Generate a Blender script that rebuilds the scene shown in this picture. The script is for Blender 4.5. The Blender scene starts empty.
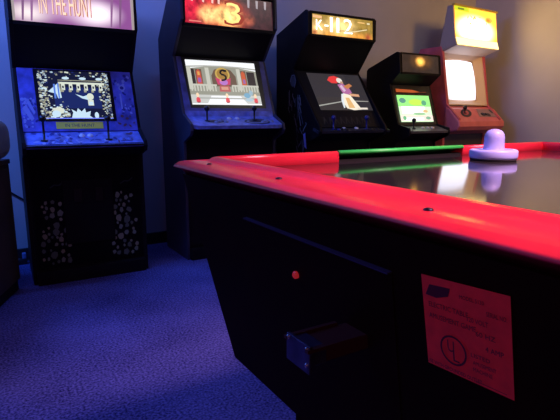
import bpy, bmesh, math, random
from mathutils import Vector, Matrix
random.seed(7)
S = bpy.context.scene
C = S.collection
PI = math.pi

# ------------------------------------------------------------------ materials
MATS = {}
def mat(name, col, rough=0.6, metal=0.0, noise=0.0, scale=20.0, bump=0.0, bscale=200.0, coat=0.0, spec=0.5):
    if name in MATS: return MATS[name]
    m = bpy.data.materials.new(name); m.use_nodes = True
    n = m.node_tree.nodes; l = m.node_tree.links
    b = n['Principled BSDF']
    b.inputs['Base Color'].default_value = (*col, 1)
    b.inputs['Roughness'].default_value = rough
    b.inputs['Metallic'].default_value = metal
    b.inputs['Specular IOR Level'].default_value = spec
    b.inputs['Coat Weight'].default_value = coat
    b.inputs['Coat Roughness'].default_value = 0.12
    tc = n.new('ShaderNodeTexCoord')
    if noise > 0:
        t = n.new('ShaderNodeTexNoise'); t.inputs['Scale'].default_value = scale; t.inputs['Detail'].default_value = 6
        r = n.new('ShaderNodeValToRGB')
        r.color_ramp.elements[0].position = 0.3; r.color_ramp.elements[1].position = 0.7
        r.color_ramp.elements[0].color = (*[max(0, c*(1-noise)) for c in col], 1)
        r.color_ramp.elements[1].color = (*[min(1, c*(1+noise)) for c in col], 1)
        l.new(tc.outputs['Object'], t.inputs['Vector']); l.new(t.outputs['Fac'], r.inputs['Fac'])
        l.new(r.outputs['Color'], b.inputs['Base Color'])
    if bump > 0:
        t2 = n.new('ShaderNodeTexNoise'); t2.inputs['Scale'].default_value = bscale; t2.inputs['Detail'].default_value = 4
        bp = n.new('ShaderNodeBump'); bp.inputs['Strength'].default_value = bump; bp.inputs['Distance'].default_value = 0.01
        l.new(tc.outputs['Object'], t2.inputs['Vector']); l.new(t2.outputs['Fac'], bp.inputs['Height'])
        l.new(bp.outputs['Normal'], b.inputs['Normal'])
    MATS[name] = m
    return m

def emis(col, strength=1.0):
    key = 'lit_%.2f_%.2f_%.2f_%.2f' % (*col, strength)
    if key in MATS: return MATS[key]
    m = bpy.data.materials.new(key); m.use_nodes = True
    b = m.node_tree.nodes['Principled BSDF']
    b.inputs['Base Color'].default_value = (0.02, 0.02, 0.02, 1)
    b.inputs['Roughness'].default_value = 0.25
    b.inputs['Emission Color'].default_value = (*col, 1)
    b.inputs['Emission Strength'].default_value = strength
    MATS[key] = m
    return m

def emis_spots(name, base, spots, noise=0.0):
    """backlit printed sheet: a base colour plus tube / bulb hot spots, object-space (x, z) centres"""
    m = bpy.data.materials.new(name); m.use_nodes = True
    n = m.node_tree.nodes; l = m.node_tree.links
    b = n['Principled BSDF']; b.inputs['Base Color'].default_value = (0.02, 0.02, 0.02, 1); b.inputs['Roughness'].default_value = 0.25
    tc = n.new('ShaderNodeTexCoord')
    src = tc.outputs['Object']
    prev = None
    bc = n.new('ShaderNodeRGB'); bc.outputs[0].default_value = (*base, 1); prev = bc.outputs[0]
    for (x, z, rx, rz, col) in spots:
        mp = n.new('ShaderNodeMapping'); mp.vector_type = 'POINT'
        mp.inputs['Scale'].default_value = (1/rx, 0.0, 1/rz)
        mp.inputs['Location'].default_value = (-x/rx, 0, -z/rz)
        l.new(src, mp.inputs['Vector'])
        ln = n.new('ShaderNodeVectorMath'); ln.operation = 'LENGTH'; l.new(mp.outputs[0], ln.inputs[0])
        mr = n.new('ShaderNodeMapRange'); mr.interpolation_type = 'SMOOTHSTEP'
        mr.inputs['From Min'].default_value = 0; mr.inputs['From Max'].default_value = 1
        mr.inputs['To Min'].default_value = 1; mr.inputs['To Max'].default_value = 0
        l.new(ln.outputs['Value'], mr.inputs['Value'])
        mx = n.new('ShaderNodeMix'); mx.data_type = 'RGBA'; mx.blend_type = 'MIX'
        l.new(mr.outputs[0], mx.inputs[0]); l.new(prev, mx.inputs[6]); mx.inputs[7].default_value = (*col, 1)
        prev = mx.outputs[2]
    if noise > 0:
        t = n.new('ShaderNodeTexNoise'); t.inputs['Scale'].default_value = 22; t.inputs['Detail'].default_value = 5
        l.new(src, t.inputs['Vector'])
        mr = n.new('ShaderNodeMapRange'); mr.inputs['From Min'].default_value = 0.3; mr.inputs['From Max'].default_value = 0.7
        mr.inputs['To Min'].default_value = 1-noise; mr.inputs['To Max'].default_value = 1+noise
        l.new(t.outputs['Fac'], mr.inputs['Value'])
        sc = n.new('ShaderNodeVectorMath'); sc.operation = 'SCALE'; l.new(prev, sc.inputs[0]); l.new(mr.outputs[0], sc.inputs['Scale'])
        prev = sc.outputs[0]
    l.new(prev, b.inputs['Emission Color']); b.inputs['Emission Strength'].default_value = 1
    return m

# ------------------------------------------------------------------ mesh tools
def obj(name, bm, m, parent=None, smooth=False):
    me = bpy.data.meshes.new(name); bm.normal_update(); bm.to_mesh(me); bm.free()
    for mm in (m if isinstance(m, (list, tuple)) else [m]): me.materials.append(mm)
    if smooth:
        for p in me.polygons: p.use_smooth = True
    o = bpy.data.objects.new(name, me); C.objects.link(o)
    if parent: o.parent = parent
    return o
def bx(bm, x0, y0, z0, x1, y1, z1, bev=0.0, mi=0):
    vs = [bm.verts.new(p) for p in ((x0,y0,z0),(x1,y0,z0),(x1,y1,z0),(x0,y1,z0),(x0,y0,z1),(x1,y0,z1),(x1,y1,z1),(x0,y1,z1))]
    fs = [bm.faces.new([vs[i] for i in f]) for f in ((0,3,2,1),(4,5,6,7),(0,1,5,4),(1,2,6,5),(2,3,7,6),(3,0,4,7))]
    for f in fs: f.material_index = mi
    if bev > 0:
        es = list({e for f in fs for e in f.edges})
        bmesh.ops.bevel(bm, geom=es, offset=bev, segments=2, affect='EDGES', profile=0.5)
    return bm
def prism(bm, pts, a, b, axis='x', mi=0, bev=0.0):
    """extrude a closed polygon between a and b along axis. pts=(y,z) for x, (x,y) for z, (x,z) for y"""
    def P(p, t):
        return {'x': (t, p[0], p[1]), 'z': (p[0], p[1], t), 'y': (p[0], t, p[1])}[axis]
    A = [bm.verts.new(P(p, a)) for p in pts]; B = [bm.verts.new(P(p, b)) for p in pts]
    fs = [bm.faces.new(A), bm.faces.new(B)]
    n = len(pts)
    for i in range(n): fs.append(bm.faces.new((A[i], A[(i+1) % n], B[(i+1) % n], B[i])))
    for f in fs: f.material_index = mi
    bmesh.ops.recalc_face_normals(bm, faces=fs)
    if bev > 0:
        es = [e for e in fs[0].edges] + [e for e in fs[1].edges]
        bmesh.ops.bevel(bm, geom=es, offset=bev, segments=2, affect='EDGES', profile=0.5)
    return bm
def slab(bm, p, q, x0, x1, th, mi=0):
    """plank whose front face runs from p=(y,z) to q=(y,z); thickness goes to the back/below"""
    d = Vector((q[0]-p[0], q[1]-p[1])); d.normalize()
    n = Vector((d.y, -d.x)) * th
    return prism(bm, [p, q, (q[0]+n.x, q[1]+n.y), (p[0]+n.x, p[1]+n.y)], x0, x1, 'x', mi)
def lathe(bm, prof, c=(0,0,0), seg=32, M=None, mi=0):
    rings = []
    for r, z in prof:
        if r <= 1e-6: rings.append([bm.verts.new((0,0,z))])
        else: rings.append([bm.verts.new((r*math.cos(2*PI*k/seg), r*math.sin(2*PI*k/seg), z)) for k in range(seg)])
    fs = []
    for A, B in zip(rings, rings[1:]):
        for k in range(seg):
            a, b2 = A[k % len(A)], A[(k+1) % len(A)]; c1, d = B[(k+1) % len(B)], B[k % len(B)]
            vs = []
            for v in (a, b2, c1, d):
                if v not in vs: vs.append(v)
            if len(vs) > 2: fs.append(bm.faces.new(vs))
    for f in fs: f.material_index = mi
    vs = [v for R in rings for v in R]
    if M is None: M = Matrix.Identity(4)
    bmesh.ops.transform(bm, matrix=Matrix.Translation(c) @ M, verts=vs)
    bmesh.ops.recalc_face_normals(bm, faces=fs)
    return bm
def tube(bm, pts, r, seg=8):
    pts = [Vector(p) for p in pts]; prev = None
    for i, p in enumerate(pts):
        d = (pts[min(i+1, len(pts)-1)] - pts[max(i-1, 0)]).normalized()
        up = Vector((0,0,1)) if abs(d.z) < .9 else Vector((1,0,0))
        a = d.cross(up).normalized(); b = d.cross(a)
        ring = [bm.verts.new(p + (a*math.cos(2*PI*k/seg) + b*math.sin(2*PI*k/seg))*r) for k in range(seg)]
        if prev:
            for k in range(seg): bm.faces.new((prev[k], prev[(k+1) % seg], ring[(k+1) % seg], ring[k]))
        else: bm.faces.new(ring[::-1])
        prev = ring
    bm.faces.new(prev)
    return bm
def thing(name, label, cat, loc=(0,0,0), rz=0, group=None):
    o = bpy.data.objects.new(name, None); C.objects.link(o)
    o.location = loc; o.rotation_euler = (0,0,rz); o['label'] = label; o['category'] = cat
    if group: o['group'] = group
    return o
def tag(o, label, cat, group=None):
    o['label'] = label; o['category'] = cat
    if group: o['group'] = group
    return o
def struct(name, bm, m):
    o = obj(name, bm, m); o['kind'] = 'structure'; return o

class Canvas:
    """A flat printed or lit sheet: coloured shapes laid on each other. a in 0..W, b in 0..H (metres), origin lower left"""
    def __init__(s, O, U, V):
        s.O = Vector(O); U = Vector(U); V = Vector(V); s.W = U.length; s.H = V.length
        s.u = U.normalized(); s.v = V.normalized(); s.n = s.u.cross(s.v).normalized()
        s.bm = bmesh.new(); s.mats = []; s.k = 0
    def mi(s, m):
        if m not in s.mats: s.mats.append(m)
        return s.mats.index(m)
    def P(s, a, b, k=None): return s.O + s.u*a + s.v*b + s.n*(0.0002*(s.k if k is None else k))
    def poly(s, pts, m, up=True):
        if up: s.k += 1
        f = s.bm.faces.new([s.bm.verts.new(s.P(a, b)) for a, b in pts]); f.material_index = s.mi(m)
    def rect(s, a0, b0, a1, b1, m, up=True): s.poly([(a0,b0),(a1,b0),(a1,b1),(a0,b1)], m, up)
    def R(s, x0, y0, x1, y1, m, up=True): s.rect(x0*s.W, y0*s.H, x1*s.W, y1*s.H, m, up)
    def ell(s, cx, cy, rx, ry, m, up=True, seg=20, rot=0):
        pts = []
        for k in range(seg):
            x = rx*s.W*math.cos(2*PI*k/seg); y = ry*s.H*math.sin(2*PI*k/seg)
            pts.append((cx*s.W + x*math.cos(rot)-y*math.sin(rot), cy*s.H + x*math.sin(rot)+y*math.cos(rot)))
        s.poly(pts, m, up)
    def N(s, pts, m, up=True): s.poly([(x*s.W, y*s.H) for x, y in pts], m, up)
    def line(s, pts, w, m):
        s.k += 1
        for (x0,y0),(x1,y1) in zip(pts, pts[1:]):
            a = Vector((x0*s.W,y0*s.H)); b = Vector((x1*s.W,y1*s.H)); d = b-a
            if d.length < 1e-6: continue
            n = Vector((-d.y, d.x)).normalized()*w/2
            s.poly([tuple(a+n), tuple(a-n), tuple(b-n), tuple(b+n)], m, False)
    def round(s, r, m, bulge=0.0):
        s.k += 1; pts = []
        for cx, cy, a0 in ((s.W-r, s.H-r, 0), (r, s.H-r, 90), (r, r, 180), (s.W-r, r, 270)):
            for k in range(6):
                t = math.radians(a0+18*k); pts.append((cx+r*math.cos(t), cy+r*math.sin(t)))
        s.poly(pts, m, False)
    def text(s, body, cx, cy, h, m, w=None, shear=0.0):
        cu = bpy.data.curves.new('lettering', 'FONT'); cu.body = body; cu.size = 1; cu.align_x = 'CENTER'; cu.resolution_u = 2
        o = bpy.data.objects.new('lettering', cu); C.objects.link(o)
        dg = bpy.context.evaluated_depsgraph_get(); dg.update()
        me = bpy.data.meshes.new_from_object(o.evaluated_get(dg))
        bpy.data.objects.remove(o); bpy.data.curves.remove(cu)
        xs = [v.co.x for v in me.vertices]; ys = [v.co.y for v in me.vertices]
        x0, x1, y0, y1 = min(xs), max(xs), min(ys), max(ys)
        sy = h/(y1-y0); sx = (w/(x1-x0)) if w else sy
        s.k += 1; i = s.mi(m)
        vs = [s.bm.verts.new(s.P(cx*s.W + (v.co.x-(x0+x1)/2)*sx + (v.co.y-(y0+y1)/2)*sy*shear, cy*s.H + (v.co.y-(y0+y1)/2)*sy)) for v in me.vertices]
        for p in me.polygons:
            try: f = s.bm.faces.new([vs[j] for j in p.vertices]); f.material_index = i
            except ValueError: pass
        bpy.data.meshes.remove(me)
    def build(s, name, parent=None): return obj(name, s.bm, s.mats, parent)

# ------------------------------------------------------------------ palette
blk = mat('black_laminate', (.007,.0045,.006), .55, noise=.4, scale=8, spec=.2)
blk2 = mat('black_vinyl', (.005,.004,.004), .5, spec=.2)
sideblue = mat('dark_navy_laminate', (.035,.035,.06), .5, noise=.2, scale=6)
bluepaint = mat('blue_control_overlay', (.18,.24,.66), .4, noise=.35, scale=25)
bluebez = mat('blue_bezel_print', (.12,.14,.58), .35, noise=.5, scale=14)
steel = mat('chromed_steel', (.6,.6,.66), .22, 1.0)
whiteplastic = mat('white_button_plastic', (.8,.82,.9), .35)
blkplastic = mat('black_ball_plastic', (.012,.012,.014), .3)
red_rail = mat('red_rail_plastic', (.86,.028,.060), .27, noise=.06, scale=30, bump=.04, bscale=60)
green_rail = mat('green_goal_plastic', (.04,.70,.10), .35)

# ------------------------------------------------------------------ room shell
WALLY, WALLX, LEFTX, BACKY, CEIL = 3.65, 4.66, -1.9, -3.2, 2.7
wallm = mat('painted_wall', (.50,.49,.50), .85, noise=.05, scale=3, bump=.08, bscale=120)
def carpet_mat():
    m = bpy.data.materials.new('blue_loop_carpet'); m.use_nodes = True
    n = m.node_tree.nodes; l = m.node_tree.links; b = n['Principled BSDF']; b.inputs['Roughness'].default_value = .95
    b.inputs['Specular IOR Level'].default_value = .1
    tc = n.new('ShaderNodeTexCoord')
    t = n.new('ShaderNodeTexNoise'); t.inputs['Scale'].default_value = 110; t.inputs['Detail'].default_value = 3
    t3 = n.new('ShaderNodeTexNoise'); t3.inputs['Scale'].default_value = 2.5
    r = n.new('ShaderNodeValToRGB'); e = r.color_ramp.elements
    e[0].position = .36; e[0].color = (.02,.02,.10,1); e[1].position = .66; e[1].color = (.20,.19,.50,1)
    mx = n.new('ShaderNodeMix'); mx.data_type = 'FLOAT'; mx.inputs[0].default_value = .25
    l.new(tc.outputs['Object'], t.inputs['Vector']); l.new(tc.outputs['Object'], t3.inputs['Vector'])
    l.new(t.outputs['Fac'], mx.inputs[2]); l.new(t3.outputs['Fac'], mx.inputs[3])
    l.new(mx.outputs[0], r.inputs['Fac']); l.new(r.outputs['Color'], b.inputs['Base Color'])
    bp = n.new('ShaderNodeBump'); bp.inputs['Strength'].default_value = .5; bp.inputs['Distance'].default_value = .006
    l.new(t.outputs['Fac'], bp.inputs['Height']); l.new(bp.outputs['Normal'], b.inputs['Normal'])
    return m
struct('floor', bx(bmesh.new(), LEFTX-.1, BACKY-.1, -.1, WALLX+.1, WALLY+.1, 0), carpet_mat())
struct('ceiling', bx(bmesh.new(), LEFTX-.1, BACKY-.1, CEIL, WALLX+.1, WALLY+.1, CEIL+.1), mat('ceiling_tile', (.12,.12,.13), .9, noise=.1, scale=12))
struct('wall_back', bx(bmesh.new(), LEFTX-.1, WALLY, 0, WALLX+.1, WALLY+.1, CEIL), wallm)
struct('wall_right', bx(bmesh.new(), WALLX, BACKY, 0, WALLX+.1, WALLY, CEIL), wallm)
struct('wall_left', bx(bmesh.new(), LEFTX-.1, BACKY, 0, LEFTX, WALLY, CEIL), wallm)
struct('wall_front', bx(bmesh.new(), LEFTX-.1, BACKY-.1, 0, WALLX+.1, BACKY, CEIL), wallm)
cove = mat('black_cove_base', (.012,.012,.016), .5)
pr = [(0,0),(-.012,0),(-.008,.012),(-.006,.085),(0,.09)]
struct('baseboard_back', prism(bmesh.new(), [(WALLY+a, b) for a, b in pr], LEFTX, WALLX, 'x'), cove)
struct('baseboard_right', prism(bmesh.new(), [(WALLX+a, b) for a, b in pr], BACKY, WALLY-.013, 'y'), cove)
struct('baseboard_left', prism(bmesh.new(), [(LEFTX-a, b) for a, b in pr], BACKY, WALLY-.013, 'y'), cove)

# ------------------------------------------------------------------ arcade cabinet builder (local: x 0..w, y 0 front .. back, z up)
def sub_joystick(parent, x, p, q, t, ball, h=.075):
    y = p[0]+(q[0]-p[0])*t; z = p[1]+(q[1]-p[1])*t
    bm = bmesh.new()
    lathe(bm, [(0,-.004),(.019,-.004),(.019,.003),(.006,.004),(.006,h),(.010,h+.002),(.017,h+.010),(.019,h+.019),(.016,h+.030),(.009,h+.036),(0,h+.038)], (x,y,z), 16)
    return obj('joystick', bm, ball, parent, True)
def sub_button(parent, x, p, q, t, m):
    y = p[0]+(q[0]-p[0])*t; z = p[1]+(q[1]-p[1])*t
    a = math.atan2(q[1]-p[1], q[0]-p[0])
    bm = bmesh.new()
    lathe(bm, [(0,-.003),(.016,-.003),(.017,.003),(.0145,.006),(.012,.0045),(.0115,.009),(0,.0105)], (x,y,z), 18, Matrix.Rotation(a, 4, 'X'))
    return obj('button', bm, m, parent, True)

def cabinet_shell(t, w, prof, smat, th=.02):
    for x in (0, w-th):
        o = obj('side_panel', prism(bmesh.new(), prof, x, x+th, 'x', bev=.003), smat, t)
    return t

def coin_door(t, w, y, z0, z1):
    cx = w/2
    bm = bx(bmesh.new(), cx-.14, y-.008, z0, cx+.14, y+.004, z1, .003)
    d = obj('coin_door', bm, mat('black_steel_door', (.008,.005,.005), .5, spec=.15), t)
    for s in (-.06, .06):
        b2 = bx(bmesh.new(), cx+s-.022, y-.016, z1-.13, cx+s+.022, y-.008, z1-.05, .002)
        obj('coin_slot', b2, mat('dim_coin_bezel', (.016,.008,.006), .5, spec=.2), d)

# ---- cabinet 1 : blue bezel
def stones(cv, x0, x1, b0, b1, top_r):
    rnd = random.Random(int(x0*1000)+3)
    grey = [mat('stone_print_a', (.20,.24,.15), .8), mat('stone_print_b', (.11,.14,.09), .8), mat('stone_print_c', (.26,.26,.14), .8)]
    placed = []
    for k in range(420):
        a = rnd.uniform(x0, x1); b = rnd.uniform(b0, b1); r = rnd.uniform(.009, .028)
        f = (b-b0)/(b1-b0); mid = (x0+x1)/2; half = (x1-x0)/2
        lim = half*(1.0 if f < .55 else .75)
        if abs(a-mid) > lim-r*.6: continue
        if any((a-p)**2+(b-q)**2 < ((r+s)*.86)**2 for p, q, s in placed): continue
        placed.append((a, b, r))
        n = rnd.randint(5, 7); ph = rnd.random()*6
        pts = [(a+r*rnd.uniform(.6,1.05)*math.cos(ph+2*PI*i/n)*.85, b+r*rnd.uniform(.65,1.1)*math.sin(ph+2*PI*i/n)) for i in range(n)]
        cv.poly(pts, rnd.choice(grey), k == 0)

def cab_one():
    w = .665
    t = thing('arcade_cabinet', 'black arcade cabinet at far left with pink lit marquee and blue printed bezel', 'arcade machine', (.191, 3.045, 0), math.radians(-1.5), 'upright arcade cabinets along the back wall')
    prof = [(.02,0),(.02,.74),(-.10,.77),(-.115,.80),(-.10,.83),(.03,.90),(.16,1.235),(.0,1.448),(-.02,1.462),(.0,1.74),(.06,1.77),(.40,1.77),(.44,1.60),(.44,0)]
    cabinet_shell(t, w, prof, blk)
    i0, i1 = .02, w-.02
    obj('front_panel', slab(bmesh.new(), (.03,.08), (.03,.75), i0, i1, .02), blk, t)
    obj('kick_plate', bx(bmesh.new(), i0, -.01, 0, i1, .045, .08, .004), blk, t)
    for sd in (0, 1):
        cv = Canvas((i0, .028, .08), (i1-i0, 0, 0), (0, 0, .67)); cv.k = 2
        cv.R(.02,.02,.98,.98, blk)
        if sd: stones(cv, cv.W-.20, cv.W-.03, .03, .43, 0)
        else: stones(cv, .03, .20, .03, .40, 0)
        if sd == 0: cv.build('stone_artwork', t)
    for s in (.17, .80):
        cv.line([(s,.72),(s+.04,.745),(s+.08,.74),(s+.12,.77)], .006, mat('faint_print', (.03,.04,.03), .8))
    cv.build('stone_artwork', t)
    coin_door(t, w, .03, .22, .60)
    # control panel
    p, q = (-.105,.812), (.035,.885)
    bm = slab(bmesh.new(), p, q, i0, i1, .02)
    cp = obj('control_panel', bm, bluepaint, t)
    cv = Canvas((i0, p[0], p[1]), (i1-i0,0,0), (0, q[0]-p[0], q[1]-p[1])); cv.k = 2
    rnd = random.Random(4)
    cols = [mat('panel_pale_print', (.45,.50,.85), .5), mat('panel_deep_print', (.05,.06,.30), .5), mat('panel_brown_print', (.16,.08,.12), .5)]
    for k in range(46):
        a, b = rnd.uniform(.03,.97), rnd.uniform(.06,.9)
        cv.ell(a, b, rnd.uniform(.01,.035), rnd.uniform(.02,.08), cols[2 if a > .72 and rnd.random() < .5 else rnd.randint(0,1)], k == 0, 7, rnd.random()*3)
    cv.line([(.0,.03),(.10,.02),(.2,.05),(.34,.02),(.5,.04),(.7,.02),(.9,.05),(1,.03)], .006, mat('worn_white_edge', (.55,.6,.9), .5))
    cv.build('panel_artwork', cp)
    obj('panel_apron', slab(bmesh.new(), (.0,.74), (-.108,.805), i0, i1, .015), blk, t)
    sub_joystick(cp, .115, p, q, .35, blkplastic, .10); sub_joystick(cp, .455, p, q, .35, blkplastic, .10)
    for a, tt in ((.315,.62),(.36,.62)): sub_button(cp, a, p, q, tt, whiteplastic)
    for a, tt in ((.19,.3),(.235,.3),(.53,.3),(.575,.3)): sub_button(cp, a, p, q, tt, bluepaint)
    # bezel and screen
    p, q = (.02,.885), (.155,1.237)
    d = Vector((0, q[0]-p[0], q[1]-p[1])); n = Vector((0, -d.z, d.y)).normalized()
    bz = obj('bezel', slab(bmesh.new(), p, q, i0, i1, .012), bluebez, t)
    cv = Canvas((i0, p[0], p[1]), (i1-i0,0,0), d); cv.k = 2
    cols = [mat('bezel_pale_print', (.34,.40,.80), .45), mat('bezel_deep_print', (.03,.035,.28), .45), mat('bezel_brown_print', (.15,.06,.08), .45)]
    for k in range(70):
        a = rnd.choice((rnd.uniform(.01,.12), rnd.uniform(.82,.985))); b = rnd.uniform(.06,.97 if a > .5 else .55)
        cv.ell(a, b, rnd.uniform(.006,.02), rnd.uniform(.01,.035), cols[2 if b < .25 and a > .5 else rnd.randint(0,1)], k == 0, 7, rnd.random()*3)
    cv.N([(.01,.36),(.045,.42),(.10,.20),(.075,.16)], cols[0]); cv.N([(.05,.46),(.075,.48),(.115,.30),(.10,.26)], cols[0], False)
    cv.ell(.90,.72,.032,.05, cols[0]); cv.ell(.90,.72,.018,.028, cols[1]); cv.rect(.87*cv.W,.36*cv.H,.885*cv.W,.62*cv.H, cols[0])
    cv.R(.27,.035,.68,.145, mat('yellow_card', (.95,.90,.10), .6)); cv.text('IN THE HUNT', .475,.09,.018, mat('card_ink', (.10,.08,.12), .6))
    cv.R(.13,.16,.81,.99, mat('screen_mask', (.008,.008,.012), .3))
    cv.build('bezel_artwork', bz)
    o = Vector((i0+.16*cv.W, p[0], p[1])) + d.normalized()*(.185*d.length) + n*.009
    sv = Canvas(o, (cv.W*.62,0,0), d*.775)
    dark, navy = emis((.006,.008,.03),1), emis((.01,.02,.12),1)
    gold, cream, pale, sky = emis((.36,.36,.26),1), emis((.72,.78,.66),1), emis((.60,.80,.95),1), emis((.10,.22,.75),1)
    sv.R(0,0,1,1, dark); sv.R(.2,.22,.86,.66, navy)
    rs = random.Random(11)
    for k in range(760):
        side = rs.random()
        if side < .36: x, y = abs(rs.gauss(0,.07)), rs.random()
        elif side < .72: x, y = 1-abs(rs.gauss(0,.07)), rs.random()
        elif side < .86: x, y = rs.random(), 1-abs(rs.gauss(0,.10))
        else: x, y = .12+rs.random()*.26, abs(rs.gauss(.12,.08))
        x = min(max(x,.012),.985); y = min(max(y,.015),.98)
        s = rs.uniform(.005,.018)
        sv.R(x-s, y-s*.9, min(x+s,.998), y+s*.9, rs.choice((gold,dark,cream,dark,gold,pale,navy) if side < .86 else (pale,cream,gold)), k == 0)
    sv.R(.27,.73,.93,.77, cream); sv.R(.27,.80,.93,.815, gold, False); sv.R(.27,.55,.30,.77, gold, False)
    for k in range(6):
        x = .31+k*.107
        sv.R(x,.60,x+.05,.74, cream, k == 0); sv.R(x-.01,.56,x+.028,.62, gold, False); sv.R(x+.012,.64,x+.035,.69, dark)
    for x in (.38,.62,.86): sv.ell(x,.85,.05,.028, pale, x < .4)
    sv.N([(.12,.56),(.17,.62),(.25,.72),(.28,.66),(.30,.44),(.25,.42),(.23,.52)], pale); sv.R(.20,.42,.225,.72, sky); sv.R(.255,.42,.275,.74, sky, False)
    sv.N([(.49,.52),(.60,.47),(.66,.50),(.72,.54),(.74,.42),(.66,.40),(.58,.43)], pale); sv.ell(.70,.47,.05,.07, cream)
    sv.R(.66,.28,.74,.40, cream); sv.R(.67,.29,.73,.36, pale)
    sv.N([(.40,0),(.43,.13),(.41,.20),(.48,.14),(.50,.22),(.55,.15),(.60,.22),(.61,.13),(.68,.16),(.66,.06),(.72,0)], pale)
    sv.ell(.24,.17,.07,.07, cream); sv.ell(.20,.10,.06,.07, pale); sv.ell(.76,.07,.03,.07, pale, False)
    sv.R(0,0,1,.018, emis((.15,.2,.9),1.2))
    sv.build('screen', t)
    # speaker panel and marquee
    obj('speaker_panel', slab(bmesh.new(), (.165,1.237), (.005,1.453), i0, i1, .012), blk2, t)
    mq = emis_spots('pink_marquee_print', (.30,.09,.32), [(.10,1.51,.16,.08,(1.1,.95,.95)), (.43,1.535,.19,.10,(1.6,1.4,1.5)), (.28,1.55,.22,.10,(.75,.45,.70))])
    m0, m1 = (-.012,1.462), (.003,1.735)
    mv = Canvas((i0+.012, m0[0], m0[1]), (i1-i0-.024,0,0), (0, m1[0]-m0[0], m1[1]-m0[1]))
    mv.R(0,0,1,1, mq)
    lg = emis((1.0,.74,.55), 1.1); rd = emis((.55,.16,.10), 1)
    mv.text('IN THE HUNT', .427,.372,.112, rd, w=.275); mv.text('IN THE HUNT', .42,.38,.112, lg, w=.27)
    for x, c in ((.05,.30),(.12,.4),(.80,.38),(.88,.3)):
        mv.N([(x,.02),(x+.015,.02),(x+.06,.98),(x+.03,.98)], emis((c*.8,c*.35,c*.8),1), False)
    mv.build('marquee', t)
    fr = bmesh.new()
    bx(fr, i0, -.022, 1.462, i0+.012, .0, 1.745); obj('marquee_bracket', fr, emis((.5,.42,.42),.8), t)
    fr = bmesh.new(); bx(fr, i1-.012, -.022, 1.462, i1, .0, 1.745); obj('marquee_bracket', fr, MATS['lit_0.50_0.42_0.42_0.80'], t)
    fr = bmesh.new(); bx(fr, i0, -.02, 1.443, i1, .03, 1.462); bx(fr, i0, -.01, 1.735, i1, .06, 1.755)
    obj('marquee_frame', fr, blk2, t)
    obj('top_panel', bx(bmesh.new(), i0, .0, 1.745, i1, .40, 1.765), blk, t)
    obj('back_panel', bx(bmesh.new(), i0, .42, 0, i1, .435, 1.60), blk, t)
    return t
cab_one()

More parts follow.
